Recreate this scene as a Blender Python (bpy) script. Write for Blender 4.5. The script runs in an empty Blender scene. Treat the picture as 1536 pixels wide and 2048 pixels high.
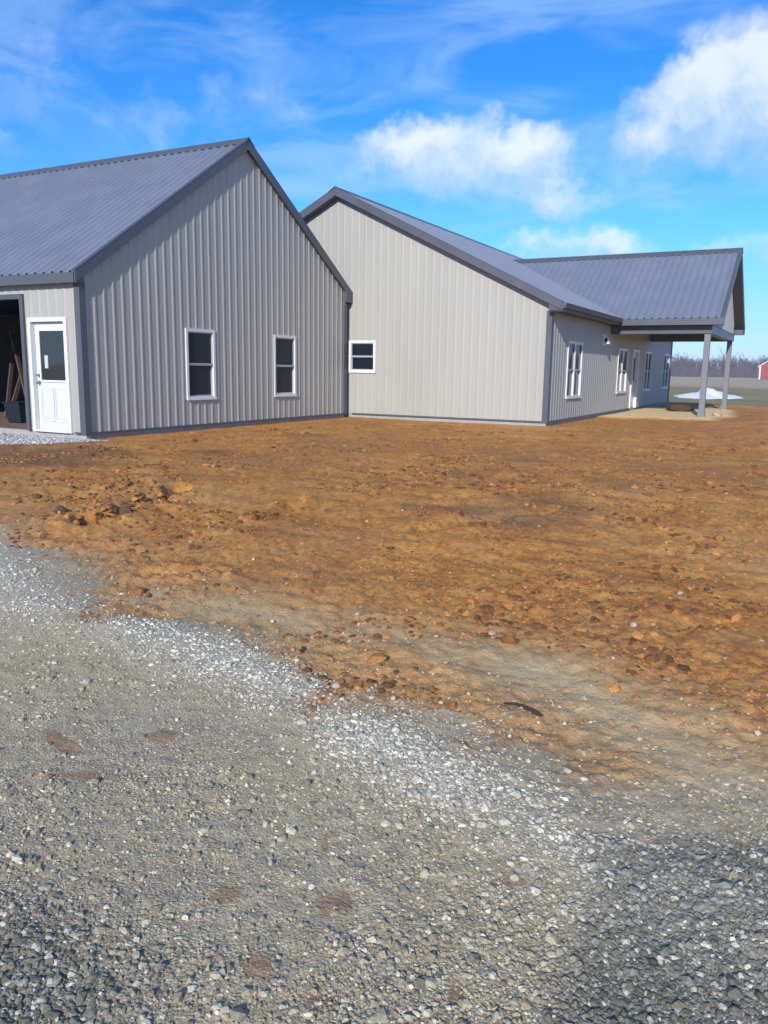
import bpy, math, random
import numpy as np
from mathutils import Vector, Matrix

random.seed(7); rng = np.random.default_rng(11)
sc = bpy.context.scene
COL = sc.collection
R = math.radians

# ------------------------------------------------------------------ camera
CAM = (11.9202, -10.5031, 1.2692)
YAW, PITCH, ROLL = 0.4928, 0.1758, 0.0152
def cam_matrix():
    cy, sy, cp, sp = math.cos(YAW), math.sin(YAW), math.cos(PITCH), math.sin(PITCH)
    f = Vector((-sy*cp, cy*cp, -sp)); r = Vector((cy, sy, 0)); u = r.cross(f)
    cr, sr = math.cos(ROLL), math.sin(ROLL)
    r2 = cr*r + sr*u; u2 = -sr*r + cr*u
    m = Matrix((r2, u2, -f)).transposed().to_4x4()
    m.translation = CAM
    return m
cd = bpy.data.cameras.new('camera'); cam = bpy.data.objects.new('camera', cd); COL.objects.link(cam)
cd.sensor_fit = 'HORIZONTAL'; cd.sensor_width = 36.0; cd.lens = 36.0*1608.33/1536.0
cd.clip_start = 0.05; cd.clip_end = 9000
cam.matrix_world = cam_matrix(); sc.camera = cam

# ------------------------------------------------------------------ sun, sky, exposure
SUN_EL, SUN_OFF = 24.5, 11.0           # elevation; degrees off -Y towards +X
az = R(SUN_OFF); el = R(SUN_EL)
to_sun = Vector((math.sin(az)*math.cos(el), -math.cos(az)*math.cos(el), math.sin(el)))
sl = bpy.data.lights.new('sun', 'SUN'); sl.energy = 3.05; sl.angle = R(0.53); sl.color = (1.0, 0.955, 0.90)
so = bpy.data.objects.new('sun', sl); COL.objects.link(so)
so.rotation_euler = (-to_sun).to_track_quat('-Z', 'Y').to_euler(); so.location = (20, -30, 30)
sc.view_settings.view_transform = 'Standard'; sc.view_settings.look = 'None'
sc.view_settings.exposure = 0.67; sc.view_settings.gamma = 1.0; sc.view_settings.use_curve_mapping = False
sc.render.engine = 'CYCLES'
sc.cycles.max_bounces = 5; sc.cycles.diffuse_bounces = 2; sc.cycles.glossy_bounces = 2; sc.cycles.transmission_bounces = 2; sc.cycles.volume_bounces = 0; sc.cycles.use_adaptive_sampling = True; sc.cycles.adaptive_threshold = 0.02

def N(nt, kind, **kw):
    n = nt.nodes.new(kind)
    for k, v in kw.items(): setattr(n, k, v)
    return n
def setin(n, **kw):
    for k, v in kw.items(): n.inputs[k.replace('_', ' ')].default_value = v
    return n

def build_world():
    w = bpy.data.worlds.new('World'); sc.world = w; w.use_nodes = True
    nt = w.node_tree; nt.nodes.clear(); L = nt.links.new
    out = N(nt, 'ShaderNodeOutputWorld'); bg = N(nt, 'ShaderNodeBackground')
    sky = N(nt, 'ShaderNodeTexSky', sky_type='NISHITA'); sky.sun_disc = False
    sky.sun_elevation = el; sky.sun_rotation = math.pi - az
    sky.altitude = 3000; sky.air_density = 1.0; sky.dust_density = 0.0; sky.ozone_density = 3.0
    hs = N(nt, 'ShaderNodeHueSaturation'); hs.inputs['Saturation'].default_value = 1.28; hs.inputs['Value'].default_value = 1.12; hs.inputs['Hue'].default_value = 0.5
    tn = N(nt, 'ShaderNodeMix', data_type='RGBA'); tn.blend_type = 'MULTIPLY'; tn.inputs['Factor'].default_value = 1.0
    L(sky.outputs[0], tn.inputs['A']); tn.inputs['B'].default_value = (.95, .95, 1.05, 1); L(tn.outputs['Result'], hs.inputs['Color'])
    tc = N(nt, 'ShaderNodeTexCoord'); D = tc.outputs['Generated']
    def math_(op, a, b=None, c=None, clamp=False):
        n = N(nt, 'ShaderNodeMath', operation=op); n.use_clamp = clamp
        for i, s in enumerate((a, b, c)):
            if s is None: continue
            if isinstance(s, (int, float)): n.inputs[i].default_value = s
            else: L(s, n.inputs[i])
        return n.outputs[0]
    def smooth(v, lo, hi, a=0.0, b=1.0):
        n = N(nt, 'ShaderNodeMapRange', interpolation_type='SMOOTHSTEP')
        L(v, n.inputs['Value']); n.inputs['From Min'].default_value = lo; n.inputs['From Max'].default_value = hi
        n.inputs['To Min'].default_value = a; n.inputs['To Max'].default_value = b
        return n.outputs[0]
    sp = N(nt, 'ShaderNodeSeparateXYZ'); L(D, sp.inputs[0])
    low = N(nt, 'ShaderNodeMix', data_type='RGBA'); L(smooth(sp.outputs['Z'], -0.02, 0.19), low.inputs['Factor'])
    low.inputs['A'].default_value = (.40, .44, .58, 1); low.inputs['B'].default_value = (1, 1, 1, 1)
    air = N(nt, 'ShaderNodeMix', data_type='RGBA'); air.blend_type = 'MULTIPLY'; air.inputs['Factor'].default_value = 1.0
    L(hs.outputs[0], air.inputs['A']); L(low.outputs['Result'], air.inputs['B'])
    # gentle swirl of the direction so that cloud edges billow
    nz = N(nt, 'ShaderNodeTexNoise'); setin(nz, Scale=13.0, Detail=4.0, Roughness=0.62); L(D, nz.inputs['Vector'])
    sub = N(nt, 'ShaderNodeVectorMath', operation='SUBTRACT'); L(nz.outputs['Color'], sub.inputs[0]); sub.inputs[1].default_value = (.5, .5, .5)
    scl = N(nt, 'ShaderNodeVectorMath', operation='SCALE'); L(sub.outputs[0], scl.inputs[0]); scl.inputs['Scale'].default_value = 0.10
    add = N(nt, 'ShaderNodeVectorMath', operation='ADD'); L(D, add.inputs[0]); L(scl.outputs[0], add.inputs[1]); DW = add.outputs[0]
    # cumulus heaps: azimuth from +Y towards +X, elevation, half width, half height (degrees), weight
    heaps = [(-23.5, 14.0, 5.6, 2.4, 1.0), (-19.0, 13.2, 3.6, 2.6, .9), (-27.0, 13.2, 4.2, 2.6, .62), (-15.8, 11.2, 2.6, 1.2, .6),
             (-6.2, 16.8, 4.6, 3.6, 1.05), (-9.4, 15.6, 3.6, 3.0, .95), (-3.0, 15.0, 5.0, 3.8, 1.05), (-12.0, 13.4, 1.8, 1.6, .5),
             (-16.8, 8.4, 3.8, 1.4, .85), (-12.5, 7.8, 2.4, 1.0, .55), (-5, 7.5, 3.5, .9, .55), (-55.5, 12.5, 3.4, 1.6, .6), (-44.5, 14.3, 2.6, 2.4, .40), (-50.5, 16.8, 2.8, 2.8, .34), (-37.5, 15.6, 4.2, 2.4, .38)]
    rr = random.Random(5)
    for k in range(15):                                     # unseen clouds, added larger and denser out of view for white fill light
        heaps.append((26+k*17+rr.uniform(-6, 6), (13, 30, 50)[k % 3]+rr.uniform(-4, 6), rr.uniform(9, 14), rr.uniform(4.0, 7.5), rr.uniform(.9, 1.1)))
    cover = None; light = None
    for a, e, hw, hh, wt in heaps:
        a, e = R(a), R(e)
        c = Vector((math.sin(a)*math.cos(e), math.cos(a)*math.cos(e), math.sin(e)))
        rt = Vector((math.cos(a), -math.sin(a), 0)); up = rt.cross(c).normalized()*1.0
        d1 = N(nt, 'ShaderNodeVectorMath', operation='SUBTRACT'); L(DW, d1.inputs[0]); d1.inputs[1].default_value = c
        def dot(v, s):
            n = N(nt, 'ShaderNodeVectorMath', operation='DOT_PRODUCT'); L(d1.outputs[0], n.inputs[0]); n.inputs[1].default_value = v*s
            return n.outputs['Value']
        x = dot(rt, 1/R(hw)); y = dot(up, 1/R(hh)); z = dot(c, 1/R(max(hw, 6)))
        r2 = math_('MULTIPLY_ADD', x, x, math_('MULTIPLY_ADD', y, y, math_('MULTIPLY', z, z)))
        g = math_('MULTIPLY', smooth(r2, 0.0, 2.0, 1.0, 0.0), wt)
        t = math_('MULTIPLY', g, math_('MULTIPLY_ADD', y, 0.5, 0.5))
        cover = g if cover is None else math_('ADD', cover, g)
        light = t if light is None else math_('ADD', light, t)
    fb = N(nt, 'ShaderNodeTexNoise'); setin(fb, Scale=20.0, Detail=5.0, Roughness=0.56); L(DW, fb.inputs['Vector'])
    dens = math_('ADD', cover, math_('MULTIPLY', math_('SUBTRACT', fb.outputs['Fac'], 0.5), 0.95))
    cum = math_('MULTIPLY', smooth(dens, 0.10, 1.45), smooth(cover, 0.03, 0.3))
    # thin streaky high cloud everywhere
    mp = N(nt, 'ShaderNodeMapping'); mp.inputs['Rotation'].default_value = (R(12), R(28), R(20)); mp.inputs['Scale'].default_value = (2.0, 3.2, 7.5)
    L(D, mp.inputs['Vector'])
    ci = N(nt, 'ShaderNodeTexNoise'); setin(ci, Scale=2.1, Detail=5.0, Roughness=0.56, Distortion=0.9); L(mp.outputs[0], ci.inputs['Vector'])
    big = N(nt, 'ShaderNodeTexNoise'); setin(big, Scale=3.0, Detail=3.0); L(D, big.inputs['Vector'])
    cir = math_('MULTIPLY', smooth(ci.outputs['Fac'], 0.40, 0.70), smooth(big.outputs['Fac'], 0.30, 0.56))
    cir = math_('MULTIPLY', cir, 0.42)
    lit = math_('DIVIDE', light, math_('MAXIMUM', cover, 0.05), clamp=True)
    lit = math_('ADD', lit, math_('MULTIPLY', math_('SUBTRACT', fb.outputs['Fac'], 0.5), 0.8))
    cum = math_('MULTIPLY', cum, smooth(lit, -0.05, 0.5, 0.35, 1.0))
    ramp = N(nt, 'ShaderNodeMix', data_type='RGBA')
    L(smooth(lit, 0.25, 0.8), ramp.inputs['Factor'])
    ramp.inputs['A'].default_value = (3.1, 4.0, 5.6, 1); ramp.inputs['B'].default_value = (5.5, 5.7, 6.3, 1)
    m1 = N(nt, 'ShaderNodeMix', data_type='RGBA'); L(cir, m1.inputs['Factor']); L(air.outputs['Result'], m1.inputs['A']); m1.inputs['B'].default_value = (2.7, 3.9, 5.8, 1)
    m2 = N(nt, 'ShaderNodeMix', data_type='RGBA'); L(math_('MULTIPLY', cum, 0.76), m2.inputs['Factor']); L(m1.outputs['Result'], m2.inputs['A']); L(ramp.outputs['Result'], m2.inputs['B'])
    L(m2.outputs['Result'], bg.inputs['Color']); bg.inputs['Strength'].default_value = 0.12
    L(bg.outputs[0], out.inputs['Surface'])
    w.cycles.sampling_method = 'MANUAL'; w.cycles.sample_map_resolution = 512
build_world()

# ------------------------------------------------------------------ mesh helpers
class MB:
    def __init__(s): s.v = []; s.f = []
    def quad(s, a, b, c, d):
        i = len(s.v); s.v += [a, b, c, d]; s.f.append((i, i+1, i+2, i+3))
    def poly(s, pts):
        i = len(s.v); s.v += list(pts); s.f.append(tuple(range(i, i+len(pts))))
    def pieces(s):           # pieces that do not touch become objects of their own
        key = {}; par = list(range(len(s.f)))
        def fd(a):
            while par[a] != a: par[a] = par[par[a]]; a = par[a]
            return a
        for k, f in enumerate(s.f):
            for i in f:
                q = tuple(round(c, 3) for c in s.v[i])
                if q in key: par[fd(k)] = fd(key[q])
                else: key[q] = k
        g = {}
        for k, f in enumerate(s.f): g.setdefault(fd(k), MB()).poly([s.v[i] for i in f])
        return list(g.values())
    def hexa(s, p):          # p: bottom 4 ccw, top 4 ccw
        i = len(s.v); s.v += list(p)
        for f in ((3, 2, 1, 0), (4, 5, 6, 7), (0, 1, 5, 4), (1, 2, 6, 5), (2, 3, 7, 6), (3, 0, 4, 7)):
            s.f.append(tuple(i+k for k in f))
    def box(s, x0, x1, y0, y1, z0, z1):
        s.hexa([(x0, y0, z0), (x1, y0, z0), (x1, y1, z0), (x0, y1, z0), (x0, y0, z1), (x1, y0, z1), (x1, y1, z1), (x0, y1, z1)])
    def bar(s, p0, p1, w, h, up=(0, 0, 1)):
        p0, p1, up = Vector(p0), Vector(p1), Vector(up)
        d = (p1-p0).normalized(); sd = d.cross(up).normalized()*(w/2); u = sd.cross(d).normalized()*(h/2)
        s.hexa([p0-sd-u, p0+sd-u, p1+sd-u, p1-sd-u, p0-sd+u, p0+sd+u, p1+sd+u, p1-sd+u])
    def tube(s, pts, rad, n=8):
        pts = [Vector(p) for p in pts]; i0 = len(s.v)
        for k, p in enumerate(pts):
            d = (pts[min(k+1, len(pts)-1)]-pts[max(k-1, 0)]).normalized()
            a = d.orthogonal().normalized() if abs(d.z) > .9 else d.cross(Vector((0, 0, 1))).normalized(); b = d.cross(a)
            r = rad[k] if isinstance(rad, (list, tuple)) else rad
            for j in range(n):
                t = 2*math.pi*j/n; s.v.append(tuple(p+a*math.cos(t)*r+b*math.sin(t)*r))
        for k in range(len(pts)-1):
            for j in range(n):
                s.f.append((i0+k*n+j, i0+k*n+(j+1) % n, i0+(k+1)*n+(j+1) % n, i0+(k+1)*n+j))
        s.f.append(tuple(i0+j for j in range(n))[::-1]); e = i0+(len(pts)-1)*n; s.f.append(tuple(e+j for j in range(n)))
    def build(s, name, m, parent=None, org=None, smooth=False, bevel=0):
        if org is None: org = ORG.get(parent.name, (0, 0, 0)) if parent else (0, 0, 0)
        me = bpy.data.meshes.new(name); o = Vector(org)
        me.from_pydata([tuple(Vector(v)-o) for v in s.v], [], s.f); me.update()
        if smooth: me.polygons.foreach_set('use_smooth', [True]*len(me.polygons))
        me.materials.append(m)
        ob = bpy.data.objects.new(name, me); COL.objects.link(ob)
        if parent: ob.parent = parent; ORG[ob.name] = tuple(org)
        else: ob.location = o
        if bevel:
            b = ob.modifiers.new('bevel', 'BEVEL'); b.width = bevel; b.segments = 2; b.limit_method = 'ANGLE'
        return ob
ORG = {}
def tag(o, label=None, cat=None, group=None, kind=None):
    for k, v in (('label', label), ('category', cat), ('group', group), ('kind', kind)):
        if v: o[k] = v
    return o
def empty(name, loc, label, cat, group=None):
    o = bpy.data.objects.new(name, None); COL.objects.link(o); o.location = loc; o.empty_display_size = .2
    ORG[o.name] = tuple(loc)
    return tag(o, label, cat, group)

# ------------------------------------------------------------------ materials
def mat(name, col, rough=.5, metal=0.0, spec=.5, var=0.0, vscale=3.0, bump=0.0, bscale=40.0, stretch=(1, 1, 1), dark=None):
    m = bpy.data.materials.new(name); m.use_nodes = True; nt = m.node_tree; L = nt.links.new
    b = nt.nodes['Principled BSDF']; b.inputs['Roughness'].default_value = rough; b.inputs['Metallic'].default_value = metal
    b.inputs['Specular IOR Level'].default_value = spec; b.inputs['Base Color'].default_value = (*col, 1)
    g = N(nt, 'ShaderNodeNewGeometry'); mp = N(nt, 'ShaderNodeMapping'); mp.inputs['Scale'].default_value = stretch
    L(g.outputs['Position'], mp.inputs['Vector'])
    if var:
        n = N(nt, 'ShaderNodeTexNoise'); setin(n, Scale=vscale, Detail=6.0, Roughness=.6); L(mp.outputs[0], n.inputs['Vector'])
        mx = N(nt, 'ShaderNodeMix', data_type='RGBA'); mr = N(nt, 'ShaderNodeMapRange'); L(n.outputs['Fac'], mr.inputs['Value'])
        mr.inputs['From Min'].default_value = .3; mr.inputs['From Max'].default_value = .7; L(mr.outputs[0], mx.inputs['Factor'])
        dk = dark or tuple(c*(1-var) for c in col)
        oi = N(nt, 'ShaderNodeObjectInfo'); mx.inputs['A'].default_value = (*dk, 1); mx.inputs['B'].default_value = (*[min(1, c*(1+var*.6)) for c in col], 1)
        hv = N(nt, 'ShaderNodeHueSaturation'); rv = N(nt, 'ShaderNodeMapRange'); L(oi.outputs['Random'], rv.inputs['Value'])
        rv.inputs['To Min'].default_value = .985; rv.inputs['To Max'].default_value = 1.015; L(rv.outputs[0], hv.inputs['Value'])
        L(mx.outputs['Result'], hv.inputs['Color']); L(hv.outputs[0], b.inputs['Base Color'])
        r2 = N(nt, 'ShaderNodeMapRange'); L(n.outputs['Fac'], r2.inputs['Value'])
        r2.inputs['To Min'].default_value = max(0, rough-.1); r2.inputs['To Max'].default_value = min(1, rough+.1); L(r2.outputs[0], b.inputs['Roughness'])
    if bump:
        n = N(nt, 'ShaderNodeTexNoise'); setin(n, Scale=bscale, Detail=4.0); L(mp.outputs[0], n.inputs['Vector'])
        bp = N(nt, 'ShaderNodeBump'); bp.inputs['Strength'].default_value = bump; bp.inputs['Distance'].default_value = .01
        L(n.outputs['Fac'], bp.inputs['Height']); L(bp.outputs[0], b.inputs['Normal'])
    return m
M = dict(
    siding=mat('siding_metal', (.378, .372, .332), .42, var=.05, vscale=.8, bump=.25, bscale=2.2, stretch=(1, 1, .25)),
    roof=mat('roof_metal', (.178, .202, .255), .34, var=.10, vscale=1.2, bump=.2, bscale=2.0),
    trim=mat('trim_metal', (.085, .093, .11), .42, var=.10, vscale=2.0),
    soffit=mat('soffit_metal', (.06, .063, .072), .5, var=.08),
    white=mat('white_vinyl', (.70, .70, .69), .38, var=.03),
    rail=mat('grey_vinyl', (.36, .38, .40), .4),
    pane=mat('window_glass', (.010, .017, .026), .05, spec=.2, var=.1, vscale=1.5),
    doorpaint=mat('door_paint', (.62, .65, .64), .4, var=.03),
    knob=mat('knob_metal', (.35, .34, .32), .3, metal=.9),
    concrete=mat('concrete', (.36, .34, .31), .85, var=.18, vscale=6, bump=.4, bscale=60),
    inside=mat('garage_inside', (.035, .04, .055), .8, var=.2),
    gfloor=mat('garage_floor', (.20, .135, .10), .9, var=.3, vscale=3),
    doorglass=mat('door_glass', (.02, .03, .035), .04, spec=.7),
    wood=mat('lumber', (.10, .07, .05), .7, var=.25, vscale=6, stretch=(4, 4, .6)),
    teal=mat('bin_plastic', (.007, .016, .02), .5),
    post=mat('post_wrap', (.17, .175, .19), .45, var=.06),
    label=mat('pale_patch', (.45, .52, .50), .7),  # pale tone of the small rectangle on the door glass
    snow=mat('white_pile', (.80, .81, .82), .7, var=.05, vscale=8, bump=.5, bscale=20),
    barn=mat('barn_red', (.30, .045, .045), .7, var=.15, vscale=.6, stretch=(3, 3, .2)),
    barnroof=mat('barn_roof', (.62, .60, .60), .5, var=.06),
    bark=mat('bark', (.15, .105, .09), .9, var=.25, vscale=.5),
    stick=mat('dead_stick', (.05, .028, .016), .9, var=.3, vscale=30, bump=.5, bscale=120),
    clod=mat('dark_clod', (.10, .055, .028), .95, var=.35, vscale=20, bump=.8, bscale=60),
    stone=mat('pale_stone', (.45, .39, .30), .85, var=.15, vscale=25, bump=.5, bscale=80),
    pinkstone=mat('pinkish_stone', (.45, .30, .22), .85, var=.2, vscale=25, bump=.5, bscale=80),
    block=mat('pale_block', (.48, .38, .26), .85, var=.2, vscale=12),
)

# ------------------------------------------------------------------ noise for the terrain
def vnoise(x, y, seed=0):
    xi = np.floor(x).astype(np.int64); yi = np.floor(y).astype(np.int64); fx = x-xi; fy = y-yi
    fx = fx*fx*fx*(fx*(fx*6-15)+10); fy = fy*fy*fy*(fy*(fy*6-15)+10)
    def h(i, j):
        n = (i*374761393 + j*668265263 + seed*982451653) & 0xffffffff
        n = ((n ^ (n >> 13))*1274126177) & 0xffffffff
        return ((n ^ (n >> 16)) & 0xffff)/65535.0
    a, b, c, d = h(xi, yi), h(xi+1, yi), h(xi, yi+1), h(xi+1, yi+1)
    return (a*(1-fx)+b*fx)*(1-fy)+(c*(1-fx)+d*fx)*fy
def fbm(x, y, sc_, oct_=4, seed=0, gain=.5):
    s = np.zeros_like(x); a = 1.0; t = 0
    for k in range(oct_):
        s += a*vnoise(x/sc_+17.3*k, y/sc_-9.1*k, seed+k); t += a; a *= gain; sc_ *= .5
        x, y = x*.8-y*.6, x*.6+y*.8
    return s/t
def sstep(v, a, b):
    t = np.clip((v-a)/(b-a), 0, 1); return t*t*(3-2*t)
def polydist(x, y, pts):
    d = np.full_like(x, 1e9)
    for (x0, y0), (x1, y1) in zip(pts[:-1], pts[1:]):
        dx, dy = x1-x0, y1-y0; t = np.clip(((x-x0)*dx+(y-y0)*dy)/(dx*dx+dy*dy+1e-9), 0, 1)
        d = np.minimum(d, np.hypot(x-x0-t*dx, y-y0-t*dy))
    return d
def inside(x, y, pts):
    c = np.zeros(x.shape, bool); n = len(pts)
    for i in range(n):
        x0, y0 = pts[i]; x1, y1 = pts[(i+1) % n]
        with np.errstate(divide='ignore', invalid='ignore'):
            c ^= ((y0 > y) != (y1 > y)) & (x < (x1-x0)*(y-y0)/(y1-y0+1e-12)+x0)
    return c
def sdist(x, y, pts):                                     # signed: positive inside
    d = polydist(x, y, list(pts)+[pts[0]]); return np.where(inside(x, y, pts), d, -d)

EDGE = [(-9.0, -3.2), (0.0, -4.3), (3.4, -5.3), (5.94, -6.2), (7.51, -6.87), (8.23, -7.02), (8.98, -7.06), (9.56, -7.23), (9.86, -7.27), (10.24, -7.38), (10.63, -7.45),
        (11.0, -7.54), (11.32, -7.62), (11.51, -7.62), (11.89, -7.46), (12.6, -7.35), (14.5, -7.1), (30, -6.2)]
DRIVE = EDGE + [(30, -30), (-40, -30), (-40, -4)]
TRACK = [(8.6, -6.45), (9.58, -6.42), (10.18, -6.44), (10.74, -6.53), (11.23, -6.74), (11.66, -7.12), (11.95, -7.5)]
FRESH = [(5.2, -6.1), (6.51, -6.63), (7.49, -7.13), (8.44, -7.15), (9.01, -7.22), (9.91, -7.42), (10.42, -7.68), (10.9, -7.83), (11.24, -7.98), (11.51, -8.08), (11.74, -8.11), (12.8, -8.0)]
SLATE = [(11.25, -7.9), (11.89, -7.56), (13.2, -7.4), (13.4, -9.6), (11.6, -9.4), (11.45, -8.76), (11.36, -8.3)]
SLATE2 = [(9.6, -9.6), (10.0, -9.05), (10.45, -9.15), (10.75, -9.6), (10.4, -10.2)]
SPOTS = [(9.16, -8.29, .13), (9.52, -8.03, .10), (9.54, -8.42, .11), (10.2, -8.71, .06), (10.44, -8.75, .055), (10.76, -8.64, .06), (10.58, -8.39, .05),
         (11.19, -8.29, .04), (11.23, -8.78, .06), (9.83, -8.97, .13), (10.71, -8.95, .05), (10.95, -8.95, .06)]
APRON = [(-12, .1), (.5, .1), (.42, -.45), (.1, -1.1), (-.6, -1.75), (-2.5, -2.3), (-12, -3.0)]
SAND = [(5.9, 14.9), (6.6, 14.5), (9.1, 15.2), (9.4, 17.5), (9.2, 21.0), (8.8, 23.2), (5.9, 23.2)]
TRENCH = [([(6.02, -5.42), (5.9, -4.89), (5.75, -4.27), (5.63, -3.68)], .16, .17), ([(4.96, -3.95), (4.96, -3.5)], .14, .11), ([(7.29, -4.2), (7.09, -3.4)], .12, .08),
          ([(7.6, -6.2), (8.0, -5.9)], .08, .05), ([(8.6, -4.0), (9.6, -2.4)], .12, .04)]

def masks(x, y):
    w = fbm(x, y, .9, 4, 3)-.5; w2 = fbm(x, y, .22, 3, 23)-.5
    sdr = sdist(x, y, DRIVE); gr = sstep(sdr+w*.8+w2*.4, -.5, .28)
    blend = np.exp(-np.maximum(-(sdr+w*.9), 0)/.55)*(1-.2*gr)
    damp = sstep(fbm(x, y, 1.6, 3, 15)+.42*np.exp(-((x-1.8)/4.2)**2-((y+2.2)/1.7)**2), .66, .95)
    ap = sstep(sdist(x, y, APRON)+w*.5, -.15, .15)
    tr = np.exp(-(polydist(x, y, TRACK)/.38)**2)*np.clip(.85+w*1.6, 0, 1)
    fr = np.exp(-((polydist(x, y, FRESH)+w2*.12)/.26)**2)*np.clip(.9+w*1.5, 0, 1)
    sl_ = np.maximum(sstep(sdist(x, y, SLATE)+w*.25, -.08, .12), .8*sstep(sdist(x, y, SLATE2)+w*.25, -.15, .2))
    mud = np.zeros_like(x)
    for sx, sy, r in SPOTS:
        dx, dy = x-sx, y-sy; q = sx*7.3+sy*3.1; a = dx*math.cos(q)-dy*math.sin(q); b = dx*math.sin(q)+dy*math.cos(q)
        d = np.hypot(a, b/(.55+.3*math.sin(q*5)))/r + w2*3.0 + w*.8
        mud = np.maximum(mud, sstep(-d, -1.25, -.55))
    sd = sstep(sdist(x, y, SAND)+w*.5, -.25, .25)
    gs = sstep((y-29.5)+.12*(x-6)+w*2.5, -.8, 1.4)                    # lawn begins behind the house
    gs = np.maximum(gs, sstep(x-17.5+.05*y+w*4, -1, 2)*sstep(y, -2, 2))
    st = sstep(y+ .25*x + w*8, 74, 92)                               # stubble field further out
    return dict(gravel=np.maximum(gr, ap), apron=ap, track=tr, fresh=fr, slate=sl_, mud=mud, sand=sd, grass=gs, stubble=st, blend=blend, damp=damp)
def height(x, y, mk=None):
    mk = mk or masks(x, y)
    s = (x-CAM[0])*-.473+(y-CAM[1])*.881
    z = -.33+.23*sstep(s, 3, 11)
    g = mk['gravel']; far = sstep(np.hypot(x-CAM[0], y-CAM[1]), 22, 60)
    amp = (1-g)*(1-.65*mk['track'])*(1-.55*mk['sand'])*(1-.8*mk['grass'])*(1-.9*far)
    nearwall = np.minimum(np.maximum(np.abs(x-.0)*1.0*(y < 9.5)*(y > -.2)+9*(y >= 9.5)+9*(y <= -.2), 0), np.maximum(np.abs(y-9.4)*(x > 0)*(x < 6)+9*(x <= 0)+9*(x >= 6), 0))
    nearwall = np.minimum(nearwall, np.abs(x-5.9)+9*(y < 9.4)); amp = amp*(.25+.75*sstep(nearwall, .1, 1.4))
    lump = np.abs(fbm(x, y, .55, 4, 41)-.5)*2; lump2 = np.abs(fbm(x, y, .16, 3, 77)-.5)*2
    rough = .35+.65*sstep(fbm(x, y, 2.2, 3, 5), .42, .62)
    left = 1+.6*sstep(-(x-7.5), 0, 2.5)*sstep(-(y+1.5), 0, 2)
    z = z + amp*((fbm(x, y, 2.6, 3, 9)-.5)*.09 + (lump-.25)*.055*rough*left + (lump2-.25)*.042*rough + (fbm(x, y, .06, 2, 99)-.5)*.028 + (fbm((x*.91+y*.41)*.3, (-x*.41+y*.91)*1.6, .55, 3, 88)-.5)*.05)
    z = z + g*((fbm(x, y, 1.4, 3, 31)-.5)*.035 + (fbm(x, y, .06, 2, 57)-.5)*.012)
    z = z + .03*np.exp(-(polydist(x, y, FRESH)/.3)**2) - .025*mk['track']
    for pts, wd, dp in TRENCH:
        d = polydist(x, y, pts)+(fbm(x, y, .2, 3, 13)-.5)*wd*1.6
        z = z - dp*np.exp(-(d/wd)**2*2.5) + dp*.55*np.exp(-((d-wd*1.6)/(wd*.8))**2)*(fbm(x, y, .3, 2, 63))
    z = z + .07*mk['sand']
    inb = (((x > -14) & (x < -.05) & (y > .05) & (y < 9.2)) | ((x > -6.4) & (x < 5.75) & (y > 9.55) & (y < 27.5)))
    return np.where(inb, np.minimum(z, -.2), z)

def put_mesh(name, co, quads, m, smooth=True, tris=False):
    me = bpy.data.meshes.new(name); k = 3 if tris else 4; nf = len(quads)
    me.vertices.add(len(co)); me.vertices.foreach_set('co', np.ascontiguousarray(co, np.float32).ravel())
    me.loops.add(nf*k); me.loops.foreach_set('vertex_index', np.ascontiguousarray(quads, np.int32).ravel())
    me.polygons.add(nf); me.polygons.foreach_set('loop_start', np.arange(0, nf*k, k, dtype=np.int32)); me.polygons.foreach_set('loop_total', np.full(nf, k, np.int32))
    me.polygons.foreach_set('use_smooth', np.full(nf, smooth)); me.update(calc_edges=True); me.validate()
    me.materials.append(m); o = bpy.data.objects.new(name, me); COL.objects.link(o)
    return o
def fattr(o, name, val):
    a = o.data.attributes.new(name, 'FLOAT', 'POINT'); a.data.foreach_set('value', np.ascontiguousarray(val, np.float32).ravel())
def cattr(o, name, rgb):
    a = o.data.attributes.new(name, 'FLOAT_COLOR', 'POINT'); c = np.ones((len(rgb), 4), np.float32); c[:, :3] = rgb
    a.data.foreach_set('color', c.ravel())

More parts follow.
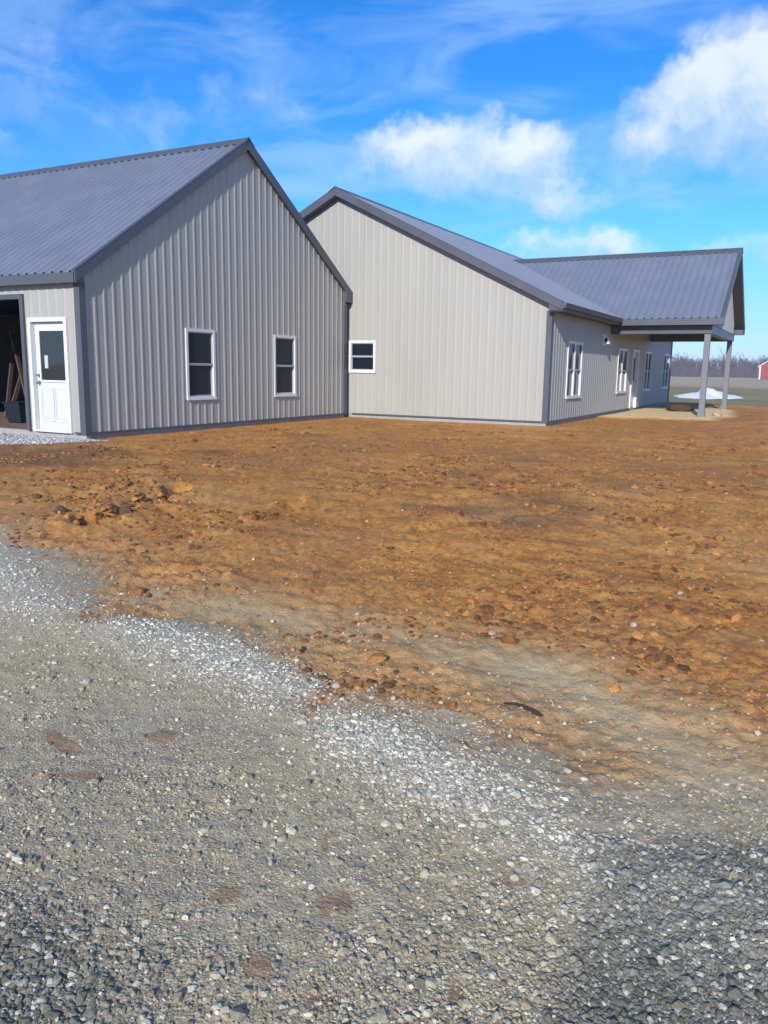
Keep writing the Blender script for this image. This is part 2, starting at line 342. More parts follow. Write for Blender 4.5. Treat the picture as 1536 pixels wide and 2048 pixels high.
# ------------------------------------------------------------------ ground
def ground_material():
    m = bpy.data.materials.new('ground'); m.use_nodes = True; nt = m.node_tree; L = nt.links.new
    b = nt.nodes['Principled BSDF']; b.inputs['Roughness'].default_value = .95; b.inputs['Specular IOR Level'].default_value = .2
    P = N(nt, 'ShaderNodeNewGeometry').outputs['Position']
    def att(n): return N(nt, 'ShaderNodeAttribute', attribute_name=n).outputs['Fac']
    def noise(s, d=5.0, r=.6, off=0):
        n = N(nt, 'ShaderNodeTexNoise'); setin(n, Scale=s, Detail=d, Roughness=r)
        a = N(nt, 'ShaderNodeVectorMath', operation='ADD'); L(P, a.inputs[0]); a.inputs[1].default_value = (off, off*.7, 0); L(a.outputs[0], n.inputs['Vector'])
        return n.outputs['Fac']
    def mr(v, a, b_, c=0.0, d=1.0):
        n = N(nt, 'ShaderNodeMapRange'); L(v, n.inputs['Value'])
        for k, q in zip(('From Min', 'From Max', 'To Min', 'To Max'), (a, b_, c, d)): n.inputs[k].default_value = q
        return n.outputs[0]
    def mix(f, a, b_, mode='MIX'):
        n = N(nt, 'ShaderNodeMix', data_type='RGBA'); n.blend_type = mode
        for s, k in ((f, 'Factor'), (a, 'A'), (b_, 'B')):
            if isinstance(s, tuple): n.inputs[k].default_value = (*s, 1)
            elif isinstance(s, float): n.inputs[k].default_value = s
            else: L(s, n.inputs[k])
        return n.outputs['Result']
    def mul(a, b_):
        n = N(nt, 'ShaderNodeMath', operation='MULTIPLY')
        for i, s in enumerate((a, b_)):
            if isinstance(s, float): n.inputs[i].default_value = s
            else: L(s, n.inputs[i])
        return n.outputs[0]
    # clay dirt
    n1, n2, n3, n4 = noise(.55, 6, .62), noise(3.2, 6, .65, 5), noise(19, 5, .7, 9), noise(90, 3, .7, 2)
    dirt = mix(mr(n1, .35, .65), (.51, .20, .040), (.62, .268, .058))
    dirt = mix(mr(n2, .42, .72), dirt, (.68, .35, .09))
    dirt = mix(mr(n2, .46, .28), dirt, (.37, .14, .034))
    dirt = mix(mr(n3, .52, .34, 0, .8), dirt, (.17, .072, .024))
    dirt = mix(mr(n4, .58, .72, 0, .5), dirt, (.66, .38, .13))
    dirt = mix(mr(n4, .47, .32, 0, .75), dirt, (.15, .065, .024))
    rot = N(nt, 'ShaderNodeMapping'); rot.inputs['Rotation'].default_value = (0, 0, -.42); rot.inputs['Scale'].default_value = (.55, 3.4, 1.0); L(P, rot.inputs['Vector'])
    dg = N(nt, 'ShaderNodeTexNoise'); setin(dg, Scale=1.5, Detail=6.0, Roughness=.68, Distortion=.6); L(rot.outputs[0], dg.inputs['Vector']); drag = dg.outputs['Fac']
    dirt = mix(mr(drag, .50, .34, 0, .6), dirt, (.26, .115, .042))
    dirt = mix(mr(drag, .55, .70, 0, .55), dirt, (.60, .36, .14))
    pt = noise(.23, 4, .6, 19)
    dirt = mix(mr(pt, .50, .36, 0, .45), dirt, mix(mr(n3, .35, .65), (.22, .105, .045), (.40, .205, .09)))
    dirt = mix(mr(pt, .56, .70, 0, .4), dirt, (.56, .37, .17))
    # gravel bed: dusty fines between the stones
    g1, g2, g3 = noise(1.3, 5, .6, 31), noise(40, 4, .7, 3), noise(150, 3, .7, 8)
    vo = N(nt, 'ShaderNodeTexVoronoi'); setin(vo, Scale=105.0); L(P, vo.inputs['Vector'])
    sv = N(nt, 'ShaderNodeSeparateColor'); L(vo.outputs['Color'], sv.inputs[0]); cell = sv.outputs[0]
    fines = mix(mr(g1, .38, .66), (.45, .35, .20), (.49, .405, .25))
    loose = mr(noise(.9, 4, .6, 88), .38, .60, .45, 1)
    fines = mix(mul(mr(cell, .55, .95, 0, .75), loose), fines, (.58, .51, .39))
    fines = mix(mul(mr(cell, .35, .05, 0, .6), loose), fines, (.22, .19, .145))
    fines = mix(mul(mr(vo.outputs['Distance'], .35, .65, 0, .55), loose), fines, (.15, .135, .11))
    fines = mix(mr(g3, .42, .28, 0, .4), fines, (.16, .13, .09))
    fines = mix(mr(noise(1.7, 5, .65, 61), .50, .66, 0, .7), fines, mix(mr(g3, .35, .65), (.30, .215, .125), (.46, .36, .23)))
    fines = mix(mul(att('slate'), .75), fines, mix(mr(g2, .35, .65), (.125, .125, .112), (.21, .205, .185)))
    fines = mix(mul(att('fresh'), .55), fines, mix(mr(g2, .4, .65), (.38, .345, .25), (.62, .58, .46)))
    fines = mix(mul(mr(cell, .5, .9, 0, .6), mr(att('mud'), 0, 1, 1, .2)), fines, (.50, .435, .32))
    sm = N(nt, 'ShaderNodeMath', operation='ADD'); L(att('mud'), sm.inputs[0]); L(mr(noise(30, 4, .75, 52), .3, .7, -.55, .45), sm.inputs[1])
    fines = mix(mr(sm.outputs[0], .30, .75, 0, .62), fines, mix(mr(g2, .35, .65), (.22, .115, .06), (.38, .22, .12)))
    fines = mix(mul(att('apron'), .8), fines, mix(mr(g2, .35, .65), (.26, .255, .25), (.42, .415, .40)))
    tan = mix(mr(n2, .35, .65), (.48, .34, .165), (.62, .48, .27))
    tan = mix(mr(n4, .45, .3, 0, .5), tan, (.20, .13, .075))
    dirt = mix(mul(att('damp'), .7), dirt, mix(mr(n3, .35, .65), (.10, .055, .032), (.20, .11, .06)))
    dirt = mix(mul(att('blend'), .62), dirt, mix(mr(n3, .35, .65), (.27, .185, .105), (.43, .32, .20)))
    dirt = mix(att('track'), dirt, tan)
    sand = mix(mr(n2, .35, .65), (.74, .53, .25), (.82, .62, .35))
    dirt = mix(att('sand'), dirt, sand)
    gw = mr(att('gravel'), .05, .95)
    # fines blend through a speckle so the edge of the drive is broken up
    ad = N(nt, 'ShaderNodeMath', operation='ADD'); L(att('gravel'), ad.inputs[0]); L(mr(noise(26, 4, .7, 44), .3, .7, -.48, .48), ad.inputs[1])
    col = mix(mr(ad.outputs[0], .38, .62), dirt, fines)
    l1, l2 = noise(.12, 5, .6, 70), noise(2.5, 6, .7, 71)
    lawn = mix(mr(l1, .38, .62), (.20, .20, .075), (.31, .25, .125)); lawn = mix(mr(l2, .45, .7, 0, .6), lawn, (.36, .28, .15))
    lawn = mix(mr(l2, .45, .28, 0, .5), lawn, (.12, .14, .05))
    stub = mix(mr(l1, .35, .65), (.42, .31, .18), (.52, .40, .25)); stub = mix(mr(l2, .48, .3, 0, .4), stub, (.21, .17, .09))
    col = mix(att('grass'), col, lawn); col = mix(mul(att('grass'), att('stubble')), col, stub)
    L(col, b.inputs['Base Color'])
    hsum = N(nt, 'ShaderNodeMath', operation='ADD'); L(mul(mul(noise(38, 6, .7, 12), .018), mr(att('gravel'), 0, 1, 1, .22)), hsum.inputs[0]); vm = mul(mul(mul(vo.outputs['Distance'], -.005), att('gravel')), loose); ad2 = N(nt, 'ShaderNodeMath', operation='ADD'); L(vm, ad2.inputs[0]); L(mul(n4, .006), ad2.inputs[1]); L(ad2.outputs[0], hsum.inputs[1])
    bp = N(nt, 'ShaderNodeBump'); bp.inputs['Strength'].default_value = .75; bp.inputs['Distance'].default_value = 1.0
    L(hsum.outputs[0], bp.inputs['Height']); L(bp.outputs[0], b.inputs['Normal'])
    return m
GM = ground_material()
def make_ground():
    fa = YAW
    th = list(np.arange(-.70, .70, .0026)); step = .0026; t = .70
    while t < 2*math.pi-.70:
        th.append(t); step = min(step*1.25, .11); t += step
    th = np.array(th)
    rs = [.25]; 
    while rs[-1] < 3200:
        r = rs[-1]
        d = min(max(.011, r*r/820), .16) if r < 26 else (.16+(r-26)*.08)
        if r < 1.6: d = .06
        rs.append(r+d)
    rs = np.array(rs); Rg, Tg = np.meshgrid(rs, th, indexing='ij')
    x = CAM[0]-np.sin(fa+Tg)*Rg; y = CAM[1]+np.cos(fa+Tg)*Rg
    x = x.ravel(); y = y.ravel(); mk = masks(x, y); z = height(x, y, mk)
    nr, ntq = len(rs), len(th)
    i = np.arange(nr-1)[:, None]*ntq; j = np.arange(ntq)[None, :]; j2 = (j+1) % ntq
    q = np.stack([i+j, i+j2, i+ntq+j2, i+ntq+j], -1).reshape(-1, 4)[:, ::-1]
    co = np.stack([x, y, z], 1)
    cz = height(np.array([CAM[0]]), np.array([CAM[1]]))[0]; co = np.vstack([co, [[CAM[0], CAM[1], cz]]]); c = len(co)-1
    o = put_mesh('ground', co, q, GM)
    for k, v in mk.items(): fattr(o, k, np.append(v, v[0]))
    tag(o, kind='structure')
    return o
make_ground()

# ------------------------------------------------------------------ siding, roof and trim builders
PITCHU = .2286; PW = PITCHU*4
def rib_profile(u0, u1, phase=0.0, h=.0125):
    pts = {round(u0, 4): None, round(u1, 4): None}
    k0 = math.floor((u0-phase)/PITCHU)-1
    for k in range(k0, int((u1-u0)/PITCHU)+k0+4):
        c = phase+k*PITCHU
        for du, d in ((-.040, 0), (-.014, h), (.014, h), (.040, 0)): pts[round(c+du, 4)] = d
    def dep(u):
        q = abs((u-phase+PITCHU/2) % PITCHU-PITCHU/2)
        return h if q < .014 else (0 if q > .040 else h*(.040-q)/.026)
    return sorted((u, dep(u)) for u in pts if u0-1e-6 <= u <= u1+1e-6), dep
def wall(root, name, o, ua, na, u0, u1, zb, top, holes=(), extra=(), m='siding', panels=True, label=None, rib=.0125):
    """flat backing sheet (the part) with ribbed siding sheets (sub-parts); top(u) gives height"""
    o, ua, na = Vector(o), Vector(ua), Vector(na)
    P = lambda u, d, z: tuple(o+ua*u+na*d+Vector((0, 0, z)))
    def strips(mb, us):
        for (ua_, da), (ub, db) in zip(us[:-1], us[1:]):
            if ub-ua_ < 1e-5: continue
            mid = (ua_+ub)/2; iv = [(zb, None)]
            for h0, h1, z0, z1 in holes:
                if h0 < mid < h1: iv = [(zb, z0), (z1, None)] if z0 > zb+.01 else [(z1, None)]
            for a, c in iv:
                ta, tb = (top(ua_), top(ub)) if c is None else (c, c)
                mb.quad(P(ua_, da, a), P(ub, db, a), P(ub, db, tb), P(ua_, da, ta))
    hu = sorted(set([u for h in holes for u in h[:2]]+list(extra)))
    back = MB(); us = sorted(set([u0, u1]+[u for u in hu if u0 < u < u1])); strips(back, [(u, -.03) for u in us])
    w = back.build(name, M['inside'] if panels else M[m], root)
    if label: w['label'] = label
    if panels:
        u = u0; tops = [top(v) for v in np.linspace(u0, u1, 30)]
        while u < u1-.02:
            e = min(u+PW, u1); prof, dep = rib_profile(u, e, u0+PITCHU/2, rib)
            more = [(v, dep(v)) for v in hu if u < v < e]
            us = sorted(set(prof+more)); mb = MB(); strips(mb, us)
            for pc in mb.pieces(): pc.build('siding_panel', M[m], w)
            u = e
    return w
def roof_slope(root, o, along, down, length, slope_len, n_up, thick=.05):
    """o: ridge start; along: unit along ridge; down: unit vector down the slope"""
    o, al, dn, nu = Vector(o), Vector(along), Vector(down).normalized(), Vector(n_up).normalized()
    P = lambda a, s, d: tuple(o+al*a+dn*s+nu*d)
    mb = MB(); mb.hexa([P(0, 0, -thick), P(length, 0, -thick), P(length, slope_len-.01, -thick), P(0, slope_len-.01, -thick), P(0, 0, -.004), P(length, 0, -.004), P(length, slope_len-.01, -.004), P(0, slope_len-.01, -.004)])
    w = mb.build('roof_slope', M['soffit'], root); a = 0.0
    while a < length-.02:
        e = min(a+PW, length); prof, _ = rib_profile(a, e, PITCHU/2, .034); mb = MB()
        for (x0, d0), (x1, d1) in zip(prof[:-1], prof[1:]): mb.quad(P(x0, 0, d0), P(x1, 0, d1), P(x1, slope_len, d1), P(x0, slope_len, d0))
        mb.build('roof_panel', M['roof'], w); a = e
    return w
def window(root, o, ua, na, u0, u1, z0, z1, twin=False, sill=True):
    """white vinyl double-hung window set in a hole of the wall; parts: frame (the window), panes, meeting rails"""
    o, ua, na = Vector(o), Vector(ua), Vector(na)
    def bx(mb, a0, a1, d0, d1, b0, b1):
        c = lambda u, d, z: tuple(o+ua*u+na*d+Vector((0, 0, z)))
        mb.hexa([c(a0, d1, b0), c(a1, d1, b0), c(a1, d0, b0), c(a0, d0, b0), c(a0, d1, b1), c(a1, d1, b1), c(a1, d0, b1), c(a0, d0, b1)])
    fw = .065; mb = MB()
    bx(mb, u0, u0+fw, -.07, .028, z0, z1); bx(mb, u1-fw, u1, -.07, .028, z0, z1)
    bx(mb, u0+fw, u1-fw, -.07, .025, z1-fw, z1); bx(mb, u0+fw, u1-fw, -.07, .025, z0, z0+fw)
    bays = [(u0+fw, u1-fw)]
    if twin:
        mu = (u0+u1)/2; bx(mb, mu-.05, mu+.05, -.07, .018, z0+fw, z1-fw); bays = [(u0+fw, mu-.05), (mu+.05, u1-fw)]
    w = mb.build('window', M['white'], root)
    if sill:
        s = MB(); bx(s, u0-.01, u1+.01, .028, .045, z0-.012, z0+.03); s.build('sill', M['white'], w)
    zm = (z0+z1)/2
    for a, b in bays:
        for (lo, hi, dd) in ((zm, z1-fw, -.018), (z0+fw, zm, -.042)):
            p = MB(); bx(p, a+.002, b-.002, dd-.012, dd, lo, hi); p.build('pane', M['pane'], w)
            s = MB(); sw = .026
            bx(s, a, a+sw, dd, dd+.02, lo, hi); bx(s, b-sw, b, dd, dd+.02, lo, hi); bx(s, a+sw, b-sw, dd, dd+.019, hi-sw, hi); bx(s, a+sw, b-sw, dd, dd+.019, lo, lo+sw)
            s.build('sash', M['rail'], w)
        s = MB(); bx(s, a, b, -.017, .008, zm-.022, zm+.024); s.build('meeting_rail', M['rail'], w)
    return w
def corner_trim(root, x, y, sx, sy, z0, z1, w=.11):
    mb = MB(); t = .032
    mb.box(*sorted((x+sx*t, x-sx*w)), *sorted((y+sy*.002, y+sy*t)), z0, z1)
    mb.box(*sorted((x+sx*.002, x+sx*(t-.001))), *sorted((y+sy*.0015, y-sy*w)), z0, z1-.002)
    return mb.build('corner_trim', M['trim'], root)

# ------------------------------------------------------------------ garage (left building)
GX, GL = -14.0, 9.25; RY, RZ = 4.85, 6.25; SLF, SRT = .672, .634
gar = empty('garage_building', (0, 0, 0), 'grey metal garage with steep gable, white entry door and open bay at left', 'garage')
def groof(y): return RZ-SLF*(RY-y) if y < RY else RZ-SRT*(y-RY)
gtop = lambda y: groof(y)-.13
W1 = (2.7265, 3.6583, .5629, 2.0597); W2 = (5.8496, 6.796, .5629, 2.0597)
gw = wall(gar, 'gable_wall', (0, 0, 0), (0, 1, 0), (1, 0, 0), 0, GL, 0.0, gtop, holes=[W1, W2], extra=(RY,))
for q in (W1, W2): window(gar, (0, 0, 0), (0, 1, 0), (1, 0, 0), *q)
# front wall along X faces -Y; u runs from the left end
DX0, DX1 = -1.3872, -.3368; OX0, OX1, OZ = -6.4, -1.57, 2.47
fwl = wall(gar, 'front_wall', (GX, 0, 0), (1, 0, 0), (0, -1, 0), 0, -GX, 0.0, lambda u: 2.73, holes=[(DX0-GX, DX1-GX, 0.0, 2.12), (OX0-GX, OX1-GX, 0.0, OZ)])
wall(gar, 'rear_wall', (0, GL, 0), (-1, 0, 0), (0, 1, 0), 0, -GX, 0.0, lambda u: 3.0, panels=False)
wall(gar, 'end_wall', (GX, GL, 0), (0, -1, 0), (-1, 0, 0), 0, GL, 0.0, lambda u: gtop(GL-u), extra=(GL-RY,), panels=False)
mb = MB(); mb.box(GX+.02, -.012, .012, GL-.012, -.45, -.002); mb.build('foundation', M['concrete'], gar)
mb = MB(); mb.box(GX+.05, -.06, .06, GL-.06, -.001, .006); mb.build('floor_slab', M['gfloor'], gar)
# base trims
mb = MB(); mb.box(.003, .036, .12, GL-.12, -.012, .028); mb.build('base_trim', M['trim'], gar)
mb = MB(); mb.box(DX1+.08, -.12, -.036, -.003, -.012, .028); mb.build('base_trim', M['trim'], gar)
corner_trim(gar, 0, 0, 1, -1, -.012, 2.74); corner_trim(gar, 0, GL, 1, 1, -.012, 3.02)
# roof
XR = .10; LT, RT = -.16, 9.44
nl = Vector((0, -SLF, 1)); nr_ = Vector((0, SRT, 1))
roof_slope(gar, (GX-.3, RY, RZ), (1, 0, 0), (0, -1, -SLF), XR-GX+.27, (RY-LT)*math.hypot(1, SLF), nl)
roof_slope(gar, (GX-.3, RY, RZ), (1, 0, 0), (0, 1, -SRT), XR-GX+.27, (RT-RY)*math.hypot(1, SRT), nr_)
mb = MB()
for sgn, sl_ in ((-1, SLF), (1, SRT)):
    a = (GX-.32, RY, RZ+.065); w_ = .2
    mb.hexa([(GX-.32, RY, RZ+.045), (XR+.02, RY, RZ+.045), (XR+.02, RY+sgn*w_, RZ+.03-sl_*w_), (GX-.32, RY+sgn*w_, RZ+.03-sl_*w_),
             (GX-.32, RY, RZ+.068), (XR+.02, RY, RZ+.068), (XR+.02, RY+sgn*w_, RZ+.043-sl_*w_), (GX-.32, RY+sgn*w_, RZ+.043-sl_*w_)])
mb.build('ridge_cap', M['trim'], gar)
def rake(root, axis, plane, sgn, c, zc, tip, slope, mname='trim', hgt=.19, up=.035, cap=.10):
    """barge trim along a gable edge. axis 'x': gable plane at x=plane, profile along y (and vice versa)"""
    d = 1 if tip > c else -1; L_ = abs(tip-c)
    def pt(out, t, dz):
        v = c+d*t; z = zc-slope*t+dz
        return (plane+sgn*out, v, z) if axis == 'x' else (v, plane+sgn*out, z)
    mb = MB()
    mb.hexa([pt(-.025, 0, -hgt), pt(0, 0, -hgt), pt(0, L_, -hgt), pt(-.025, L_, -hgt), pt(-.025, 0, up), pt(0, 0, up), pt(0, L_, up), pt(-.025, L_, up)])
    mb.hexa([pt(-cap, 0, up-.008), pt(.004, 0, up-.008), pt(.004, L_, up-.008), pt(-cap, L_, up-.008), pt(-cap, 0, up+.008), pt(.004, 0, up+.008), pt(.004, L_, up+.008), pt(-cap, L_, up+.008)])
    return mb.build('rake_trim', M[mname], root)
def rake_soffit(root, axis, plane_in, plane_out, c, zc, tip, slope, drop=.17):
    d = 1 if tip > c else -1; L_ = abs(tip-c)
    def pt(p, t, dz):
        v = c+d*t; z = zc-slope*t+dz
        return (p, v, z) if axis == 'x' else (v, p, z)
    mb = MB(); n = max(2, int(L_/.3))
    mb.hexa([pt(plane_in, 0, -drop), pt(plane_out, 0, -drop), pt(plane_out, L_, -drop), pt(plane_in, L_, -drop), pt(plane_in, 0, -drop+.015), pt(plane_out, 0, -drop+.015), pt(plane_out, L_, -drop+.015), pt(plane_in, L_, -drop+.015)])
    return mb.build('soffit', M['soffit'], root)
rake(gar, 'x', XR, 1, RY, RZ, LT, SLF); rake(gar, 'x', XR, 1, RY, RZ, RT, SRT)
rake_soffit(gar, 'x', -.02, XR-.026, RY, RZ, LT+.02, SLF); rake_soffit(gar, 'x', -.02, XR-.026, RY, RZ, RT-.02, SRT)
zl = groof(LT); zr = groof(RT)
mb = MB(); mb.box(GX-.3, XR-.03, LT-.02, LT, zl-.18, zl-.005); mb.build('fascia', M['trim'], gar)
mb = MB(); mb.box(GX-.3, XR-.03, LT+.002, -.004, zl-.165, zl-.155); mb.build('soffit', M['soffit'], gar)
mb = MB(); mb.hexa([(.001, LT, zl-.18), (XR-.027, LT, zl-.18), (XR-.027, .05, zl-.18), (.001, .05, zl-.18), (.001, LT, zl-.01), (XR-.027, LT, zl-.01), (XR-.027, .05, zl+.06), (.001, .05, zl+.06)]); mb.build('eave_return', M['trim'], gar)
mb = MB(); mb.hexa([(-1.5, RT-.32, zr-.26), (XR+.006, RT-.32, zr-.26), (XR+.006, RT+.012, zr-.26), (-1.5, RT+.012, zr-.26), (-1.5, RT-.32, zr+.12), (XR+.006, RT-.32, zr+.13), (XR+.006, RT+.012, zr+.04), (-1.5, RT+.012, zr+.04)]); mb.build('eave_return', M['trim'], gar)
# entry door
def entry_door():
    fr = MB(); y0, y1 = -.045, .11
    fr.box(DX0, DX0+.075, y0, y1, 0, 2.12); fr.box(DX1-.075, DX1, y0, y1, 0, 2.12); fr.box(DX0+.075, DX1-.075, y0+.003, y1, 2.045, 2.12); fr.box(DX0+.075, DX1-.075, y0-.02, y1, 0, .035)
    frm = fr.build('door_frame', M['white'], gar)
    a, b = DX0+.08, DX1-.08; ys = .055
    d = MB(); d.box(a, b, ys, ys+.04, .038, 2.04); dr = d.build('door', M['doorpaint'], gar)
    gx0, gx1, gz0, gz1 = a+.14, b-.09, .97, 1.88
    g = MB(); g.box(gx0, gx1, ys-.008, ys-.003, gz0, gz1); g.build('glass', M['doorglass'], dr)
    lb = MB(); lb.box(gx0+.10, gx0+.19, ys-.0115, ys-.009, gz0+.22, gz0+.46); lb.build('pale_patch', M['label'], dr)  # small pale rectangle on the door glass
    t = MB(); w_ = .035
    t.box(gx0-w_, gx0, ys-.024, ys-.001, gz0-w_, gz1+w_); t.box(gx1, gx1+w_, ys-.024, ys-.001, gz0-w_, gz1+w_); t.box(gx0, gx1, ys-.023, ys-.001, gz1, gz1+w_); t.box(gx0, gx1, ys-.023, ys-.001, gz0-w_, gz0)
    t.build('glass_trim', M['white'], dr)
    for x0, x1 in ((a+.11, (a+b)/2-.04), ((a+b)/2+.04, b-.11)):
        p = MB(); z0, z1 = .22, .80; e = .045
        g_ = MB(); g_.box(x0-.03, x0, ys-.016, ys-.001, z0-.03, z1+.03); g_.box(x1, x1+.03, ys-.016, ys-.001, z0-.03, z1+.03); g_.box(x0, x1, ys-.0155, ys-.001, z1, z1+.03); g_.box(x0, x1, ys-.0155, ys-.001, z0-.03, z0); g_.build('panel_moulding', M['doorpaint'], dr)
        p.hexa([(x0, ys-.001, z0), (x1, ys-.001, z0), (x1, ys-.001, z1), (x0, ys-.001, z1), (x0+e, ys-.02, z0+e), (x1-e, ys-.02, z0+e), (x1-e, ys-.02, z1-e), (x0+e, ys-.02, z1-e)])
        p.build('raised_panel', M['doorpaint'], dr)
    for z, r in ((.92, .032), (1.06, .026)):
        k = MB(); k.tube([(a+.065, ys, z), (a+.065, ys-.02, z), (a+.065, ys-.03, z), (a+.065, ys-.06, z), (a+.065, ys-.068, z)], [r*1.1, r*1.1, r*.5, r, r*.6], 12); k.build('knob' if z < 1 else 'deadbolt', M['knob'], dr, smooth=True)
entry_door()
mb = MB()
mb.box(OX1, OX1+.09, -.05, .12, 0, OZ+.09); mb.box(OX0-.09, OX0, -.05, .12, 0, OZ+.09); mb.box(OX0, OX1, -.047, .12, OZ, OZ+.09); mb.build('bay_trim', M['trim'], gar)
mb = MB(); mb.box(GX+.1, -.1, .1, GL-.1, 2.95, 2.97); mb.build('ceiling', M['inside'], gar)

# things inside the open bay
for k, (p0, p1, lb) in enumerate((((-4.9, 2.0, .02), (-5.75, 3.1, 2.45), 'pale board leaning steeply inside the dark open garage bay'),
                                  ((-3.55, 1.65, .02), (-5.0, 2.35, 2.0), 'board leaning at a slant across the open garage bay'),
                                  ((-4.3, 1.6, .02), (-4.55, 2.5, 1.7), 'short board standing nearly upright in the open garage bay'))):
    o = empty('leaning_board', p0, lb, 'board', 'boards in the garage bay'); mb = MB(); mb.bar(p0, p1, .09, .04, (1, 0, .2)); mb.build('plank', M['wood'], o)
bn = empty('storage_bin', (-3.35, 1.3, .006), 'dark teal plastic bin on the floor just inside the garage bay', 'bin')
mb = MB(); x, y = -3.35, 1.3
mb.hexa([(x-.2, y-.27, .008), (x+.2, y-.27, .008), (x+.2, y+.27, .008), (x-.2, y+.27, .008), (x-.25, y-.33, .42), (x+.25, y-.33, .42), (x+.25, y+.33, .42), (x-.25, y+.33, .42)]); mb.build('tub', M['teal'], bn, bevel=.02)
mb = MB(); mb.box(x-.27, x+.27, y-.35, y+.35, .42, .46); mb.build('lid', M['teal'], bn, bevel=.012)

# ------------------------------------------------------------------ house (main building)
YH, XC, YB, XL = 9.47, 5.82, 27.65, -6.48; HX, HZ, HS = -.33, 6.10, .49; ET = 6.15; YF, YR = 9.20, 27.92
hou = empty('house_building', (0, YH, 0), 'long low metal-sided house with charcoal roof and front porch', 'house')
hroof = lambda x: HZ-HS*abs(x-HX); htop = lambda x: hroof(x)-.13
HW = (.0, .86, 1.17, 2.05)
wall(hou, 'gable_wall', (0, YH, 0), (1, 0, 0), (0, -1, 0), XL, XC, 0.0, htop, holes=[HW], extra=(HX,), rib=.006)
window(hou, (0, YH, 0), (1, 0, 0), (0, -1, 0), *HW)
SW = [(11.07, 12.55, .56, 2.09), (17.1, 18.55, .59, 2.08), (21.75, 23.0, .6, 2.09), (25.75, 27.15, .63, 2.09)]; HD = (19.35, 20.45, 0.0, 2.1)
wall(hou, 'porch_wall', (XC, 0, 0), (0, 1, 0), (1, 0, 0), YH, YB, 0.0, lambda u: 2.74, holes=SW+[HD])
for q in SW: window(hou, (XC, 0, 0), (0, 1, 0), (1, 0, 0), *q, twin=True)
wall(hou, 'rear_gable_wall', (0, YB, 0), (-1, 0, 0), (0, 1, 0), -XC, -XL, 0.0, lambda u: htop(-u), extra=(-HX,), panels=False)
wall(hou, 'back_wall', (XL, 0, 0), (0, 1, 0), (-1, 0, 0), YH, YB, 0.0, lambda u: 2.74, panels=False)
mb = MB(); mb.box(XL+.012, XC-.012, YH+.012, YB-.012, -.45, -.002); mb.build('foundation', M['concrete'], hou)
mb = MB(); mb.box(.12, XC-.12, YH-.036, YH-.003, -.012, .026); mb.build('base_trim', M['trim'], hou)
mb = MB(); mb.box(XC+.003, XC+.036, YH+.12, HD[0]-.02, -.012, .026); mb.build('base_trim', M['trim'], hou)
mb = MB(); mb.box(XC+.003, XC+.036, HD[1]+.02, YB-.12, -.012, .026); mb.build('base_trim', M['trim'], hou)
corner_trim(hou, XC, YH, 1, -1, -.012, 2.76); corner_trim(hou, XC, YB, 1, 1, -.012, 2.76)
roof_slope(hou, (HX, YF+.027, HZ), (0, 1, 0), (1, 0, -HS), YR-YF-.05, (ET-HX)*math.hypot(1, HS), (HS, 0, 1))
roof_slope(hou, (HX, YF+.027, HZ), (0, 1, 0), (-1, 0, -HS), YR-YF-.05, (ET-HX)*math.hypot(1, HS), (-HS, 0, 1))
mb = MB()
for s in (-1, 1):
    w_ = .2
    mb.hexa([(HX, YF-.02, HZ+.042), (HX+s*w_, YF-.02, HZ+.03-HS*w_), (HX+s*w_, YR, HZ+.03-HS*w_), (HX, YR, HZ+.042), (HX, YF-.02, HZ+.066), (HX+s*w_, YF-.02, HZ+.045-HS*w_), (HX+s*w_, YR, HZ+.045-HS*w_), (HX, YR, HZ+.066)])
mb.build('ridge_cap', M['trim'], hou)
for tip in (ET, HX-(ET-HX)):
    rake(hou, 'y', YF, -1, HX, HZ, tip, HS, hgt=.17); rake_soffit(hou, 'y', YH+.02, YF+.026, HX, HZ, tip-.02*(1 if tip > 0 else -1), HS)
    rake(hou, 'y', YR, 1, HX, HZ, tip, HS)
ze = hroof(ET)
for a, b in ((YF, 15.72), (22.7, YR)):
    mb = MB(); mb.box(ET-.001, ET+.02, a, b, ze-.2, ze-.004); mb.build('fascia', M['trim'], hou)
    mb = MB(); mb.box(XC+.004, ET-.002, a+.026, b, ze-.185, ze-.172); mb.build('soffit', M['soffit'], hou)
# gutter lip along the eave
mb = MB(); mb.hexa([(ET+.021, YF, ze-.13), (ET+.09, YF, ze-.13), (ET+.09, 15.5, ze-.13), (ET+.021, 15.5, ze-.13), (ET+.021, YF, ze-.008), (ET+.12, YF, ze-.008), (ET+.12, 15.5, ze-.008), (ET+.021, 15.5, ze-.008)]); mb.build('gutter', M['trim'], hou)
mb = MB(); mb.hexa([(XC+.001, YF+.026, ze-.2), (ET, YF+.026, ze-.2), (ET, YH, ze-.2), (XC+.001, YH, ze-.2), (XC+.001, YF+.026, ze+.05), (ET, YF+.026, ze-.03), (ET, YH, ze-.03), (XC+.001, YH, ze+.05)]); mb.build('eave_return', M['trim'], hou)
